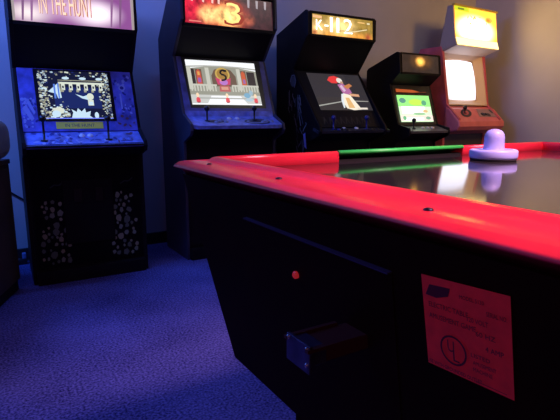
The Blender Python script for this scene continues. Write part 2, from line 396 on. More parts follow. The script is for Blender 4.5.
# ---- cabinet 2 : blue sided, red marquee with a 3
def cab_two():
    w = .70
    t = thing('arcade_cabinet', 'navy sided arcade cabinet with red fiery marquee showing a large 3', 'arcade machine', (1.14, 3.07, 0), 0, 'upright arcade cabinets along the back wall')
    prof = [(.02,0),(.02,.80),(-.10,.85),(-.12,.88),(-.11,.92),(.02,.985),(.035,1.02),(.17,1.36),(.015,1.535),(-.01,1.56),(.0,1.76),(.05,1.79),(.18,1.79),(.455,1.50),(.455,0)]
    cabinet_shell(t, w, prof, sideblue)
    i0, i1 = .02, w-.02
    cv = Canvas((-.0015,.44,.55), (0,-.40,0), (0,0,.5)); cv.k = 0
    cv.line([(.42,.30),(.50,.72),(.58,.78),(.64,.72),(.66,.10)], .010, mat('faint_grey_print', (.06,.06,.075), .7)); cv.line([(.47,.42),(.64,.42)], .008, MATS['faint_grey_print'])
    cv.build('side_artwork', t)
    obj('front_panel', slab(bmesh.new(), (.03,.08), (.03,.83), i0, i1, .02), blk, t)
    obj('kick_plate', bx(bmesh.new(), i0, -.01, 0, i1, .045, .08, .004), blk, t)
    coin_door(t, w, .03, .25, .64)
    p, q = (-.115,.908), (.02,.965)
    bm = bmesh.new()
    prism(bm, [(i0+.0,.02),(i1,.02),(i1+.02,-.07),(i1+.012,-.10),(i1-.03,-.117),(i0+.03,-.117),(i0-.012,-.10),(i0-.02,-.07)], 0, .022, 'z')
    for v in bm.verts: v.co.z += p[1]+(v.co.y-p[0])*(q[1]-p[1])/(q[0]-p[0])-.02
    cp = obj('control_panel', bm, bluepaint, t)
    obj('panel_apron', slab(bmesh.new(), (.02,.82), (-.10,.885), i0, i1, .015), blk, t)
    cv = Canvas((i0,p[0],p[1]), (i1-i0,0,0), (0,q[0]-p[0],q[1]-p[1])); cv.k = 8
    dk = mat('panel_dark_print', (.02,.02,.05), .5); pl = mat('panel_grey_print', (.22,.26,.42), .5)
    for x in (.28,.74): cv.ell(x,.40,.15,.30, dk, True, 24); cv.ell(x,.40,.13,.22, pl, True, 24); cv.ell(x,.44,.10,.14, dk, True, 24)
    cv.build('panel_artwork', cp)
    sub_joystick(cp, .145, p, q, .55, blkplastic, .06); sub_joystick(cp, .50, p, q, .62, blkplastic, .06)
    for a in (.315,.375): sub_button(cp, a, p, q, .75, whiteplastic)
    for a, tt in ((.20,.35),(.235,.5),(.27,.4),(.55,.35),(.585,.5),(.62,.4)): sub_button(cp, a, p, q, tt, pl)
    # bezel
    obj('bezel_ledge', slab(bmesh.new(), (.02,.965), (.03,1.005), i0, i1, .012), bluepaint, t)
    p, q = (.03,1.005), (.165,1.358)
    d = Vector((0, q[0]-p[0], q[1]-p[1])); n = Vector((0, -d.z, d.y)).normalized()
    bz = obj('bezel', slab(bmesh.new(), p, q, i0, i1, .012), mat('bezel_black', (.010,.010,.014), .3), t)
    cv = Canvas((i0, p[0], p[1]), (i1-i0,0,0), d); cv.k = 2
    navy = mat('bezel_navy_print', (.08,.09,.30), .4, noise=.4, scale=18)
    cv.N([(.0,0),(.07,0),(.05,1),(.0,1)], navy); cv.N([(.93,0),(1,0),(1,1),(.95,1)], navy, False); cv.R(.07,0,.93,.05, navy, False)
    cv.build('bezel_artwork', bz)
    o = Vector((i0+.085*cv.W, p[0], p[1])) + d.normalized()*(.10*d.length) + n*.008
    sv = Canvas(o, (cv.W*.79,0,0), d*.84)
    e = lambda r,g,b,s=1: emis((r,g,b),s)
    stone = e(.33,.33,.27); stone2 = e(.60,.60,.52); dk = e(.04,.03,.03); wh = e(.85,.87,.90,1.15)
    sv.R(0,0,1,1, stone); sv.R(0,.90,1,1, wh); sv.N([(0,.90),(1,.90),(1,.80),(.75,.86),(.5,.88),(.25,.86),(0,.80)], wh, False)
    sv.N([(0,.86),(.25,.89),(.5,.9),(.75,.89),(1,.86),(1,.83),(.75,.86),(.5,.87),(.25,.86),(0,.83)], e(.45,.45,.4))
    brick = e(.16,.10,.07)
    sv.N([(.33,.42),(.33,.66),(.38,.80),(.5,.86),(.62,.80),(.68,.66),(.68,.42)], brick)
    sv.R(.04,.44,.10,.80, dk); sv.R(.11,.44,.20,.80, brick, False); sv.R(.76,.44,.84,.80, brick, False); sv.R(.85,.44,.97,.78, dk, False)
    sv.N([(.12,.46),(.19,.46),(.185,.74),(.155,.80),(.125,.74)], e(.60,.10,.06)); sv.N([(.76,.46),(.83,.46),(.825,.74),(.795,.80),(.765,.74)], e(.62,.12,.05), False)
    sv.R(.135,.50,.175,.60, e(.35,.12,.45)); sv.R(.78,.50,.815,.60, e(.35,.15,.40), False); sv.R(.14,.66,.17,.74, e(.8,.4,.1), False)
    for x in (.0,.25,.70): sv.R(x,.34,x+.055,.84, stone2, x == 0)
    # emblem: gold ring round a dark curling dragon over a crimson banner
    sv.ell(.49,.70,.105,.155, e(.62,.42,.10)); sv.ell(.49,.70,.082,.120, e(.40,.22,.05))
    sv.N([(.40,.46),(.58,.46),(.60,.62),(.56,.60),(.49,.54),(.42,.60),(.38,.62)], e(.62,.06,.16)); sv.ell(.49,.52,.06,.07, e(.50,.20,.62)); sv.ell(.46,.56,.025,.03, e(.9,.3,.3))
    sv.line([(.55,.78),(.50,.80),(.46,.76),(.47,.70),(.52,.68),(.54,.62),(.51,.57),(.46,.56)], .014, e(.01,.01,.01)); sv.ell(.53,.78,.03,.025, e(.01,.01,.01))
    sv.N([(.41,.30),(.57,.30),(.56,.44),(.42,.44)], e(.50,.12,.12)); sv.R(.44,.34,.54,.41, e(.7,.35,.25))
    for k in range(24):
        x = .02+k*.041
        if .38 < x < .58: continue
        sv.R(x,.30,x+.02,.44, stone2, k == 0)
    sv.R(0,.42,.38,.46, stone2); sv.R(.60,.42,1,.46, stone2, False); sv.R(0,.24,1,.30, stone)
    sv.R(0,0,1,.22, e(.62,.63,.60)); sv.N([(.2,.0),(.8,.0),(.70,.20),(.28,.20)], wh); sv.R(.1,.13,.95,.16, e(.42,.43,.40)); sv.R(.0,.0,1.0,.03, wh, False)
    for x in (.09,.50,.92):
        sv.N([(x-.03,.06),(x+.03,.06),(x+.025,.14),(x,.17),(x-.025,.14)], e(.80,.08,.10), x < .1); sv.ell(x,.21,.02,.05, e(1,.75,.5)); sv.R(x-.02,.04,x+.02,.06, e(.3,.05,.05), False)
    sv.ell(.80,.22,.05,.06, e(.20,.42,.60)); sv.ell(.82,.12,.06,.04, e(.45,.6,.7)); sv.ell(.86,.28,.03,.06, e(.35,.5,.6))
    sv.build('screen', t)
    obj('speaker_panel', slab(bmesh.new(), (.175,1.358), (.02,1.534), i0, i1, .012), blk2, t)
    mq = emis_spots('fire_marquee_print', (.05,.014,.018), [(.04,1.64,.36,.20,(.85,.02,.06)), (.30,1.61,.24,.15,(1.0,.10,.03)), (.20,1.61,.11,.08,(1.6,.95,.35)), (.33,1.61,.13,.11,(1.8,1.1,.35)), (.48,1.60,.07,.05,(.55,.12,.06))], noise=.6)
    m0, m1 = (-.002,1.545), (.008,1.735)
    mv = Canvas((i0+.012, m0[0], m0[1]), (i1-i0-.024,0,0), (0, m1[0]-m0[0], m1[1]-m0[1]))
    mv.R(0,0,1,1, mq)
    mv.text('3', .54,.46,.155, e(.35,.03,.01), w=.15); mv.text('3', .53,.46,.130, e(1,.72,.22,1.3), w=.105)
    for i, x in enumerate((.08,.20,.30,.37,.71,.81,.91)):
        mv.N([(x-.012,.72),(x+.008,.70),(x+.014,.97),(x-.016,.98)], e(.95,.62,.55) if i < 4 else e(.42,.36,.40), i == 0)
    mv.R(.04,.06,.17,.10, e(.9,.25,.2))
    mv.build('marquee', t)
    fr = bmesh.new(); bx(fr, i0, -.012, 1.526, i1, .04, 1.545); bx(fr, i0, -.004, 1.745, i1, .06, 1.765)
    bx(fr, i0, -.008, 1.557, i0+.012, .02, 1.745); bx(fr, i1-.012, -.008, 1.557, i1, .02, 1.745)
    obj('marquee_frame', fr, blk2, t)
    obj('top_panel', bx(bmesh.new(), i0, .01, 1.765, i1, .18, 1.785), blk, t)
    obj('rear_slope', slab(bmesh.new(), (.17,1.785), (.45,1.49), i0, i1, -.0 or .012), blk, t)
    obj('back_panel', bx(bmesh.new(), i0, .435, 0, i1, .45, 1.48), blk, t)
    return t
cab_two()

# ---- cabinet 3 : all black, gold marquee
def cab_three():
    w = .65
    t = thing('arcade_cabinet', 'black arcade cabinet with gold lit marquee and a fighter on its dark screen', 'arcade machine', (2.10, 3.07, 0), 0, 'upright arcade cabinets along the back wall')
    prof = [(.02,0),(.02,.76),(-.16,.83),(-.175,.86),(-.16,.90),(-.12,.94),(.19,1.32),(.02,1.53),(-.005,1.55),(.0,1.705),(.03,1.725),(.44,1.60),(.44,0)]
    cabinet_shell(t, w, prof, blk)
    i0, i1 = .02, w-.02
    cv = Canvas((-.0015,.42,.62), (0,-.48,0), (0,0,.76)); cv.k = 0
    gr = [mat('side_print_grey', (.20,.20,.19), .6), mat('side_print_slate', (.08,.085,.09), .6), mat('side_print_blue', (.25,.30,.75), .6)]
    rnd = random.Random(21)
    for k in range(30):
        b = rnd.uniform(.05,.62); a = .62 + (b-.4)*-.35 + rnd.gauss(0,.10)
        a = min(max(a, .06), .78)
        ln = rnd.uniform(.05,.16); cu_ = rnd.uniform(-.07,.07)
        cv.line([(a, b), (a+cu_*.6, b+ln*.4), (a+cu_*1.4, b+ln*.8), (a+cu_*1.1, b+ln)], rnd.uniform(.006,.012), gr[0 if k % 3 else 1])
    cv.ell(.50,.80,.08,.05, gr[1]); cv.line([(.42,.80),(.46,.86),(.54,.86),(.58,.80),(.54,.74)], .010, gr[0])
    cv.N([(.80,.28),(.86,.30),(.90,.14),(.84,.16)], gr[2])
    cv.build('side_artwork', t)
    obj('front_panel', slab(bmesh.new(), (.03,.08), (.03,.79), i0, i1, .02), blk, t)
    obj('kick_plate', bx(bmesh.new(), i0, -.01, 0, i1, .045, .08, .004), blk, t)
    coin_door(t, w, .03, .22, .60)
    p, q = (-.165,.862), (-.10,.885)
    cp = obj('control_panel', slab(bmesh.new(), p, q, i0-.03, i1+.06, .02), mat('dark_panel_print', (.03,.032,.045), .4, noise=.5, scale=20), t)
    obj('panel_apron', slab(bmesh.new(), (.02,.78), (-.155,.842), i0, i1, .015), blk, t)
    bl = mat('blue_ball_plastic', (.02,.025,.20), .3)
    sub_joystick(cp, .15, p, q, .5, bl, .065); sub_joystick(cp, .47, p, q, .5, bl, .065)
    for a in (.255,.375): sub_button(cp, a, p, q, .62, whiteplastic)
    for a, tt in ((.19,.3),(.225,.42),(.26,.3),(.50,.3),(.535,.42),(.57,.3)): sub_button(cp, a, p, q, tt, bl if a == .19 else blkplastic)
    p, q = (-.115,.888), (.185,1.312)
    d = Vector((0, q[0]-p[0], q[1]-p[1])); n = Vector((0, -d.z, d.y)).normalized()
    bz = obj('bezel', slab(bmesh.new(), p, q, i0, i1, .012), mat('bezel_black', (.010,.010,.014), .3), t)
    cv = Canvas((i0, p[0], p[1]), (i1-i0,0,0), d); cv.k = 2
    for k in range(9):
        cv.line([(.12+k*.085,.05),(.15+k*.085,.17)], .009, mat('bezel_faint_ink', (.06,.055,.05), .5)); cv.line([(.18+k*.085,.05),(.14+k*.085,.17)], .006, MATS['bezel_faint_ink'])
    cv.build('bezel_artwork', bz)
    o = Vector((i0+.135*cv.W, p[0], p[1])) + d.normalized()*(.285*d.length) + n*.008
    sv = Canvas(o, (cv.W*.845,0,0), d*.67)
    e = lambda r,g,b,s=1: emis((r,g,b),s)
    sv.R(0,0,1,1, e(.040,.034,.040)); sv.R(.0,0,.55,.35, e(.046,.038,.038)); sv.R(.70,0,1,1, e(.030,.027,.034))
    sv.N([(.0,.10),(.45,.22),(.45,.245),(.0,.13)], e(.42,.42,.38)); sv.N([(.55,.24),(.98,.24),(.98,.26),(.55,.27)], e(.4,.38,.35), False)
    # a generic bent-forward fighter: hair, head, torso, arm, thighs
    sv.N([(.34,.82),(.40,.92),(.50,.95),(.58,.90),(.56,.80),(.50,.74),(.40,.74)], e(.85,.05,.05))
    sv.ell(.57,.82,.055,.075, e(.85,.78,.70)); sv.ell(.60,.76,.03,.04, e(.55,.3,.2))
    sv.N([(.50,.70),(.60,.74),(.70,.62),(.72,.48),(.62,.42),(.54,.46)], e(.48,.16,.38)); sv.N([(.53,.66),(.58,.70),(.62,.54),(.57,.50)], e(.72,.50,.68))
    sv.N([(.60,.66),(.74,.74),(.78,.68),(.66,.58)], e(.60,.22,.08)); sv.N([(.66,.46),(.84,.44),(.84,.37),(.66,.39)], e(.75,.38,.22))
    sv.N([(.54,.46),(.66,.42),(.78,.02),(.62,.0),(.50,.05),(.46,.28)], e(1,.90,.72)); sv.N([(.55,.34),(.62,.34),(.66,.06),(.54,.06)], e(.85,.50,.20))
    sv.N([(.44,.05),(.47,.07),(.52,.40),(.57,.46),(.50,.44),(.45,.26)], e(.8,.85,.9)); sv.R(.70,.02,.90,.07, e(.85,.75,.65))
    sv.build('screen', t)
    obj('speaker_panel', slab(bmesh.new(), (.19,1.312), (.02,1.54), i0, i1, .012), blk2, t)
    mq = emis_spots('gold_marquee_print', (.42,.26,.05), [(.33,1.55,.50,.08,(1.1,.42,.06)), (.30,1.63,.20,.10,(1.6,1.1,.42)), (.09,1.60,.10,.09,(1.3,.8,.3)), (.57,1.57,.05,.05,(.45,.08,.03)), (.06,1.57,.04,.03,(.6,.15,.05))], noise=.35)
    m0, m1 = (-.002,1.556), (.006,1.698)
    mv = Canvas((i0+.014, m0[0], m0[1]), (i1-i0-.028,0,0), (0, m1[0]-m0[0], m1[1]-m0[1]))
    mv.R(0,0,1,1, mq)
    mv.N([(.02,.82),(.16,.80),(.16,.94),(.02,.96)], e(1,.55,.25)); mv.R(.74,.80,.86,.86, e(1,.6,.2)); mv.R(.90,.78,.95,.86, e(.9,.8,.5), False)
    wt = e(1,.95,.80,2.6)
    mv.text('K', .12,.48,.072, wt, w=.060); mv.R(.20,.44,.26,.52, wt)
    mv.text('II', .36,.56,.105, wt, w=.085); mv.text('2', .58,.56,.105, wt, w=.085)
    mv.line([(.50,.40),(.58,.30),(.68,.32),(.90,.50)], .006, e(1,.85,.5)); mv.line([(.42,.27),(.50,.31),(.60,.27),(.66,.29)], .005, e(.25,.2,.1))
    mv.build('marquee', t)
    fr = bmesh.new(); bx(fr, i0, -.010, 1.54, i1, .04, 1.556); bx(fr, i0, -.004, 1.698, i1, .06, 1.715)
    bx(fr, i0, -.008, 1.556, i0+.014, .02, 1.70); bx(fr, i1-.014, -.008, 1.556, i1, .02, 1.70)
    obj('marquee_frame', fr, blk2, t)
    obj('top_panel', slab(bmesh.new(), (.03,1.715), (.43,1.592), i0, i1, .014), blk, t)
    obj('back_panel', bx(bmesh.new(), i0, .42, 0, i1, .435, 1.585), blk, t)
    return t
cab_three()

# ---- cabinet 4 : small low one
def cab_four():
    w = .50
    t = thing('arcade_cabinet', 'small low black arcade cabinet with bright green screen and orange bulb in its marquee', 'arcade machine', (3.06, 3.10, 0), 0, 'upright arcade cabinets along the back wall')
    prof = [(.02,0),(.02,.74),(-.13,.80),(-.14,.83),(-.13,.87),(.0,.90),(.12,1.24),(.02,1.315),(.0,1.33),(.02,1.49),(.05,1.50),(.40,1.39),(.42,1.37),(.42,0)]
    cabinet_shell(t, w, prof, blk)
    i0, i1 = .02, w-.02
    obj('front_panel', slab(bmesh.new(), (.03,.08), (.03,.77), i0, i1, .02), blk, t)
    obj('kick_plate', bx(bmesh.new(), i0, -.01, 0, i1, .045, .08, .004), blk, t)
    coin_door(t, w, .03, .22, .60)
    p, q = (-.135,.845), (.0,.885)
    cp = obj('control_panel', slab(bmesh.new(), p, q, i0-.019, i1+.019, .02), mat('grey_metal_panel', (.16,.16,.18), .35, .4), t)
    obj('panel_apron', slab(bmesh.new(), (.02,.76), (-.125,.825), i0, i1, .015), blk, t)
    sub_joystick(cp, .12, p, q, .5, blkplastic, .05)
    for a in (.24,.30,.36): sub_button(cp, a, p, q, .55, whiteplastic)
    p, q = (.0,.89), (.115,1.235)
    d = Vector((0, q[0]-p[0], q[1]-p[1])); n = Vector((0, -d.z, d.y)).normalized()
    obj('bezel', slab(bmesh.new(), p, q, i0, i1, .012), mat('bezel_black', (.010,.010,.014), .3), t)
    W = i1-i0
    o = Vector((i0+.05*W, p[0], p[1])) + d.normalized()*(.08*d.length) + n*.008
    sv = Canvas(o, (W*.86,0,0), d*.66)
    e = lambda r,g,b,s=1: emis((r,g,b),s)
    G, Wh = e(.30,.85,.22,1.3), e(.90,1.0,.85,1.6)
    sv.R(0,0,1,1, e(.62,.95,.55,1.4)); sv.R(0,.58,1,1, G); sv.ell(.55,.74,.22,.12, e(.55,.9,.1,1.2)); sv.ell(.15,.80,.10,.10, e(.12,.35,.28))
    sv.ell(.80,.72,.08,.10, e(.12,.45,.25)); sv.R(.08,.30,.80,.58, Wh); sv.ell(.30,.42,.15,.12, Wh); sv.ell(.80,.40,.08,.06, e(.9,.6,.3)); sv.ell(.60,.30,.20,.05, e(.4,.7,.4))
    sv.R(0,.02,1,.24, e(.85,.70,.62,1.3)); sv.R(.1,.05,.7,.16, Wh); sv.ell(.85,.14,.08,.06, e(.25,.55,.35)); sv.ell(.12,.14,.05,.08, e(.2,.6,.3))
    sv.build('screen', t)
    ov = Canvas(Vector((i0+.06*W, p[0], p[1])) + d.normalized()*(.80*d.length) + n*.008, (W*.80,0,0), d*.10)
    ov.N([(0,.15),(.55,.1),(.78,.3),(.55,.8),(0,.95)], e(.50,.09,.02)); ov.N([(.55,.1),(1,.2),(1,.45),(.78,.3)], e(.12,.02,.01), False)
    ov.build('lit_card', t)
    obj('speaker_panel', slab(bmesh.new(), (.12,1.235), (.02,1.318), i0, i1, .012), blk2, t)
    mq = emis_spots('brown_marquee_print', (.022,.014,.014), [(.26,1.43,.18,.09,(.20,.08,.02)), (.245,1.428,.075,.052,(2.6,1.2,.2))], noise=.3)
    m0, m1 = (.004,1.335), (.02,1.482)
    mv = Canvas((i0+.01, m0[0], m0[1]), (W-.02,0,0), (0, m1[0]-m0[0], m1[1]-m0[1])); mv.R(0,0,1,1, mq)
    mv.build('marquee', t)
    fr = bmesh.new(); bx(fr, i0, -.004, 1.318, i1, .04, 1.335); bx(fr, i0, .014, 1.482, i1, .06, 1.494)
    obj('marquee_frame', fr, blk2, t)
    obj('top_panel', slab(bmesh.new(), (.05,1.492), (.39,1.385), i0, i1, .014), blk, t)
    obj('back_panel', bx(bmesh.new(), i0, .395, 0, i1, .41, 1.37), blk, t)
    return t
cab_four()

# ---- cabinet 5 : red/pink with yellow header
def cab_five():
    w = .66
    t = thing('arcade_cabinet', 'red and beige arcade cabinet with glowing yellow marquee and blank white screen', 'arcade machine', (3.725, 3.14, 0), math.radians(3), 'upright arcade cabinets along the back wall')
    redm = mat('faded_red_laminate', (.55,.10,.14), .5, noise=.2, scale=10)
    beige = mat('beige_moulded_bezel', (.75,.58,.44), .5)
    grey = mat('grey_header_side', (.42,.36,.30), .7)
    prof = [(.04,0),(.04,.80),(-.10,.86),(-.13,.90),(-.12,.95),(.02,1.08),(.10,1.54),(.12,1.60),(.36,1.60),(.38,1.56),(.38,0)]
    cabinet_shell(t, w, prof, redm, .03)
    i0, i1 = .03, w-.03
    obj('front_panel', slab(bmesh.new(), (.05,.08), (.05,.83), i0, i1, .02), mat('dark_grey_front', (.06,.055,.075), .5), t)
    obj('kick_plate', bx(bmesh.new(), i0, .01, 0, i1, .06, .08, .004), blk, t)
    # moulded control panel
    p, q = (-.125,.92), (.015,1.055)
    bm = bmesh.new()
    prism(bm, [(.03,1.06),(-.02,1.035),(-.10,.955),(-.135,.92),(-.14,.875),(-.11,.84),(.04,.80)], -.005, w+.045, 'x', bev=.012)
    cp = obj('control_panel', bm, mat('pink_red_moulding', (.75,.20,.22), .38, noise=.1, scale=10), t)
    dkm = mat('dark_recess', (.03,.025,.035), .4)
    P, Q = (-.10,.957), (-.02,1.037)
    cv = Canvas((0,P[0],P[1]), (w+.04,0,0), (0,Q[0]-P[0],Q[1]-P[1])); cv.k = 5
    cv.ell(.27,.50,.13,.42, dkm, True, 24, .3); cv.ell(.27,.52,.07,.22, redm, True, 16, .3)
    cv.N([(.50,.05),(.90,.02),(.93,.95),(.56,.98)], mat('grey_pink_plate', (.36,.22,.24), .5))
    cv.ell(.63,.35,.05,.20, dkm, True, 12); cv.ell(.74,.30,.05,.20, dkm, False, 12); cv.ell(.86,.72,.025,.28, dkm, True, 12, .3)
    cv.build('panel_recess', cp)
    sub_joystick(cp, .17, P, Q, .5, blkplastic, .03)
    for a in (.42,.485): sub_button(cp, a, P, Q, .35, blkplastic)
    # bezel: raised beige surround with a bulged screen
    p, q = (.03,1.06), (.13,1.545)
    d = Vector((0, q[0]-p[0], q[1]-p[1])); n = Vector((0, -d.z, d.y)).normalized()
    obj('bezel_back', slab(bmesh.new(), (p[0]+.04,p[1]), (q[0]+.04,q[1]), i0, i1, .012), beige, t)
    W = i1-i0
    sur = bmesh.new()
    def at(a, b, k): return Vector((i0+a*W, p[0]+.04, p[1])) + d*b + n*k
    outer = [(0,0),(1,0),(1,1),(0,1)]
    inner = []
    for cx, cy, a0 in ((.80,.86,0),(.14,.86,90),(.14,.15,180),(.80,.15,270)):
        for k in range(5):
            tt = math.radians(a0+22.5*k); inner.append((cx+.045*math.cos(tt), cy+.05*math.sin(tt)))
    n_in = len(inner)
    vi = [sur.verts.new(at(a,b,.006)) for a,b in inner]
    mid = []
    for a, b in inner:
        # project outwards to a wider rounded rectangle
        mid.append((max(.015, min(.985, .47+(a-.47)*1.36 + .0)), max(.02, min(.985, .505+(b-.505)*1.20))))
    vm = [sur.verts.new(at(a,b,.052)) for a,b in mid]
    for k in range(n_in): sur.faces.new((vi[k], vi[(k+1)%n_in], vm[(k+1)%n_in], vm[k]))
    vo = []
    for a, b in mid:
        s = max(abs(a-.5), abs(b-.5))/.5
        vo.append(sur.verts.new(at(.5+(a-.5)/s, .5+(b-.5)/s, .054)))
    for k in range(n_in): sur.faces.new((vm[k], vm[(k+1)%n_in], vo[(k+1)%n_in], vo[k]))
    obj('bezel', sur, beige, t)
    # curved tube face
    sc = bmesh.new(); N = 10; grid = []
    for j in range(N+1):
        row = []
        for i in range(N+1):
            u, v = i/N*2-1, j/N*2-1
            bul = 1-.5*(u*u+v*v)
            uu = u*(1-.045*v*v); vv = v*(1-.045*u*u)
            row.append(sc.verts.new(at(.47+uu*.355, .505+vv*.385, .008+.018*bul)))
        grid.append(row)
    for j in range(N):
        for i in range(N): sc.faces.new((grid[j][i], grid[j][i+1], grid[j+1][i+1], grid[j+1][i]))
    obj('screen', sc, emis((.86,.84,1.0), 2.2), t, True)
    # header box
    hp = [(.15,1.56),(.08,1.56),(-.045,1.60),(-.02,1.67),(.02,1.945),(.08,1.945),(.14,1.60)]
    hd = obj('header_box', prism(bmesh.new(), hp, .005, w-.005, 'x', bev=.004), grey, t)
    obj('speaker_panel', slab(bmesh.new(), (.115,1.545), (-.044,1.594), i0-.02, i1+.02, .004), beige, t)
    m0, m1 = (-.022,1.672), (.016,1.940)
    mq = emis_spots('yellow_marquee_print', (2.6,1.0,.09), [(.31,1.75,.36,.16,(34,22,5.0))])
    dd = Vector((0, m1[0]-m0[0], m1[1]-m0[1]))
    mv = Canvas(Vector((.012, m0[0]-.003, m0[1])), (w-.024,0,0), dd); mv.R(0,0,1,1, mq)
    e = lambda r,g,b,s=1: emis((r,g,b),s)
    mv.R(0,.86,.33,1, e(.62,.70,.02,1.2)); mv.line([(.08,.93),(.22,.93)], .016, e(.18,.24,.02))
    mv.ell(.80,.70,.085,.10, e(1,.42,.06,1.5)); mv.ell(.79,.70,.04,.05, e(.85,.30,.03,1.2))
    ink = e(.10,.12,.10)
    for a, b, c2, d2, ww in ((.31,.74,.29,.64,.012),(.36,.76,.40,.68,.010),(.42,.64,.47,.76,.016),(.46,.66,.49,.71,.010),(.27,.60,.29,.56,.008),(.33,.50,.37,.49,.018),(.49,.60,.53,.58,.012),(.20,.50,.22,.48,.010),(.72,.58,.75,.56,.012),(.24,.44,.27,.42,.008),(.50,.50,.52,.47,.006),(.56,.74,.60,.75,.006)):
        mv.line([(a,b),(c2,d2)], ww, ink)
    mv.build('marquee', t)
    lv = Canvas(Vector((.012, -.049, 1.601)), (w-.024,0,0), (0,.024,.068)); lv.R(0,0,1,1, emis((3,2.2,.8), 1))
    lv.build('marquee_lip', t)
    fr = bmesh.new(); bx(fr, .0, .0, 1.940, w, .03, 1.956)
    obj('marquee_frame', fr, mat('yellow_trim', (.6,.45,.08), .5), t)
    obj('back_panel', bx(bmesh.new(), i0, .36, 0, i1, .375, 1.56), blk, t)
    return t
cab_five()

# ------------------------------------------------------------------ air hockey table
XO0, XO1, YO0, YO1 = .343, 1.625, -1.30, .995      # outer lip
RW = .076                                            # rail width, lip to inner ridge
ZS = .862
def hockey():
    t = thing('air_hockey_table', 'black air hockey table with bright red rails and dark glossy playing surface', 'air hockey table', (1.0, -.15, 0))
    def ch(name, bm, m, sm=False, par=None):
        bmesh.ops.translate(bm, verts=bm.verts, vec=(-1.0, .15, 0)) if par is None or True else None
        return obj(name, bm, m, par or t, sm)
    # body: tapered box
    T = [(XO0+.012, YO1-.02),(XO1-.012, YO1-.02),(XO1-.012, YO0+.02),(XO0+.012, YO0+.02)]
    B = [(.408, .850),(XO1-.058, .850),(XO1-.058, YO0+.145),(.408, YO0+.145)]
    bm = bmesh.new()
    zt, zb = .852, .48
    vt = [bm.verts.new((x,y,zt)) for x,y in T]; vb = [bm.verts.new((x,y,zb)) for x,y in B]
    bm.faces.new(vt); bm.faces.new(vb[::-1])
    for k in range(4): bm.faces.new((vt[k], vb[k], vb[(k+1)%4], vt[(k+1)%4]))
    bmesh.ops.recalc_face_normals(bm, faces=bm.faces)
    body_m = mat('black_table_laminate', (.010,.0025,.0014), .6, noise=.3, scale=10, spec=.05)
    ch('body', bm, body_m)
    for sx in (0, 1):
        for sy in (0, 1):
            cx = .56 if sx == 0 else XO1-.21; cy = .66 if sy == 0 else YO0+.36
            bm = bmesh.new()
            prism(bm, [(cx-.07,0),(cx+.07,0),(cx+.085,.50),(cx-.085,.50)], cy-.07, cy+.07, 'y', bev=.004)
            lathe(bm, [(0,0),(.045,0),(.045,.012),(.02,.014),(0,.014)], (cx,cy,0), 16)
            ch('leg', bm, body_m)
    ch('leg_brace', bx(bmesh.new(), .60, .56, .10, XO1-.25, .60, .46, .004), body_m)
    # playing surface
    ch('playing_surface', bx(bmesh.new(), XO0+RW-.004, YO0+RW-.004, .85, XO1-RW+.004, YO1-RW+.004, ZS),
       mat('dark_glossy_playfield', (.022,.020,.022), .07, spec=.6))
    # rails: mitred profile, u = distance outwards from the ridge (0) to the lip (RW)
    full = [(0,.850),(0,.882),(.003,.8865),(.008,.8885),(.014,.887),(.019,.8825),(.024,.8795),(RW-.030,.8795),(RW-.018,.8790),(RW-.009,.8765),(RW-.003,.8715),(RW,.867),(RW-.002,.8645),(RW-.012,.862),(RW-.02,.852)]
    def rail(name, side, a, b, m, pr=full, ma=True, mb=True):
        bm = bmesh.new(); rings = []
        ts = [a, b]
        for e_, tt in enumerate(ts):
            ring = []
            for u, z in pr:
                s = tt
                if e_ == 0 and ma: s = tt - u
                if e_ == 1 and mb: s = tt + u
                if side == 'left': P = (XO0+RW-u, s, z)
                elif side == 'right': P = (XO1-RW+u, s, z)
                elif side == 'far': P = (s, YO1-RW+u, z)
                else: P = (s, YO0+RW-u, z)
                ring.append(bm.verts.new(P))
            rings.append(ring)
        k = len(pr)
        for i in range(k): bm.faces.new((rings[0][i], rings[0][(i+1)%k], rings[1][(i+1)%k], rings[1][i]))
        for f in bm.faces: f.smooth = True
        bm.faces.new(rings[0]); bm.faces.new(rings[1][::-1])
        bmesh.ops.recalc_face_normals(bm, faces=bm.faces)
        return ch(name, bm, m)
    X0, X1, Y0, Y1 = XO0+RW, XO1-RW, YO0+RW, YO1-RW
    rail('side_rail', 'left', Y0, Y1, red_rail); rail('side_rail', 'right', Y0, Y1, red_rail)
    G0, G1 = .722, 1.162
    goal = [(-.004,.8815),(-.002,.8875),(.004,.8900),(.014,.8880),(.020,.882),(RW-.010,.8735),(RW-.002,.870),(RW,.864),(RW-.004,.858),(.02,.878),(.004,.882)]
    for side in ('far', 'near'):
        rail('end_rail', side, X0, G0, red_rail, mb=False); rail('end_rail', side, G1, X1, red_rail, ma=False)
        gd = rail('goal_guard', side, G0, G1, green_rail, goal, False, False); gd['label'] = 'green plastic goal guard between the red rails'
    gm = mat('dark_goal_slot', (.006,.006,.006), .6)
    ch('goal_slot', bx(bmesh.new(), G0, YO1-RW+.006, .848, G1, YO1-RW+.05, .868), gm)
    ch('goal_slot', bx(bmesh.new(), G0, YO0+RW-.05, .848, G1, YO0+RW-.006, .868), gm)
    # screws along the rails
    sm = mat('dark_screw_head', (.012,.010,.03), .35, .6)
    def screw(x, y, z, r=.0055):
        bm = bmesh.new(); lathe(bm, [(r,-.002),(r,.0008),(r*.8,.0024),(r*.4,.0032),(0,.0034)], (x,y,z), 14)
        ch('screw', bm, sm, True)
    for k, yy in enumerate((.868,.612,.328,.07,-.18,-.44,-.70,-.95,-1.18)): screw(.370, yy, .8785); screw(XO1-.027, yy, .8785)
    for x in (.56, 1.50): screw(x, YO1-.03, .8785); screw(x, YO0+.03, .8785)
    # raised access panel on the tapered side; local frame on side plane
    top = Vector((XO0+.012, 0, zt)); bot = Vector((.408, 0, zb)); dn = (bot-top).normalized(); nn = Vector((dn.z, 0, -dn.x)); nn = nn if nn.x < 0 else -nn
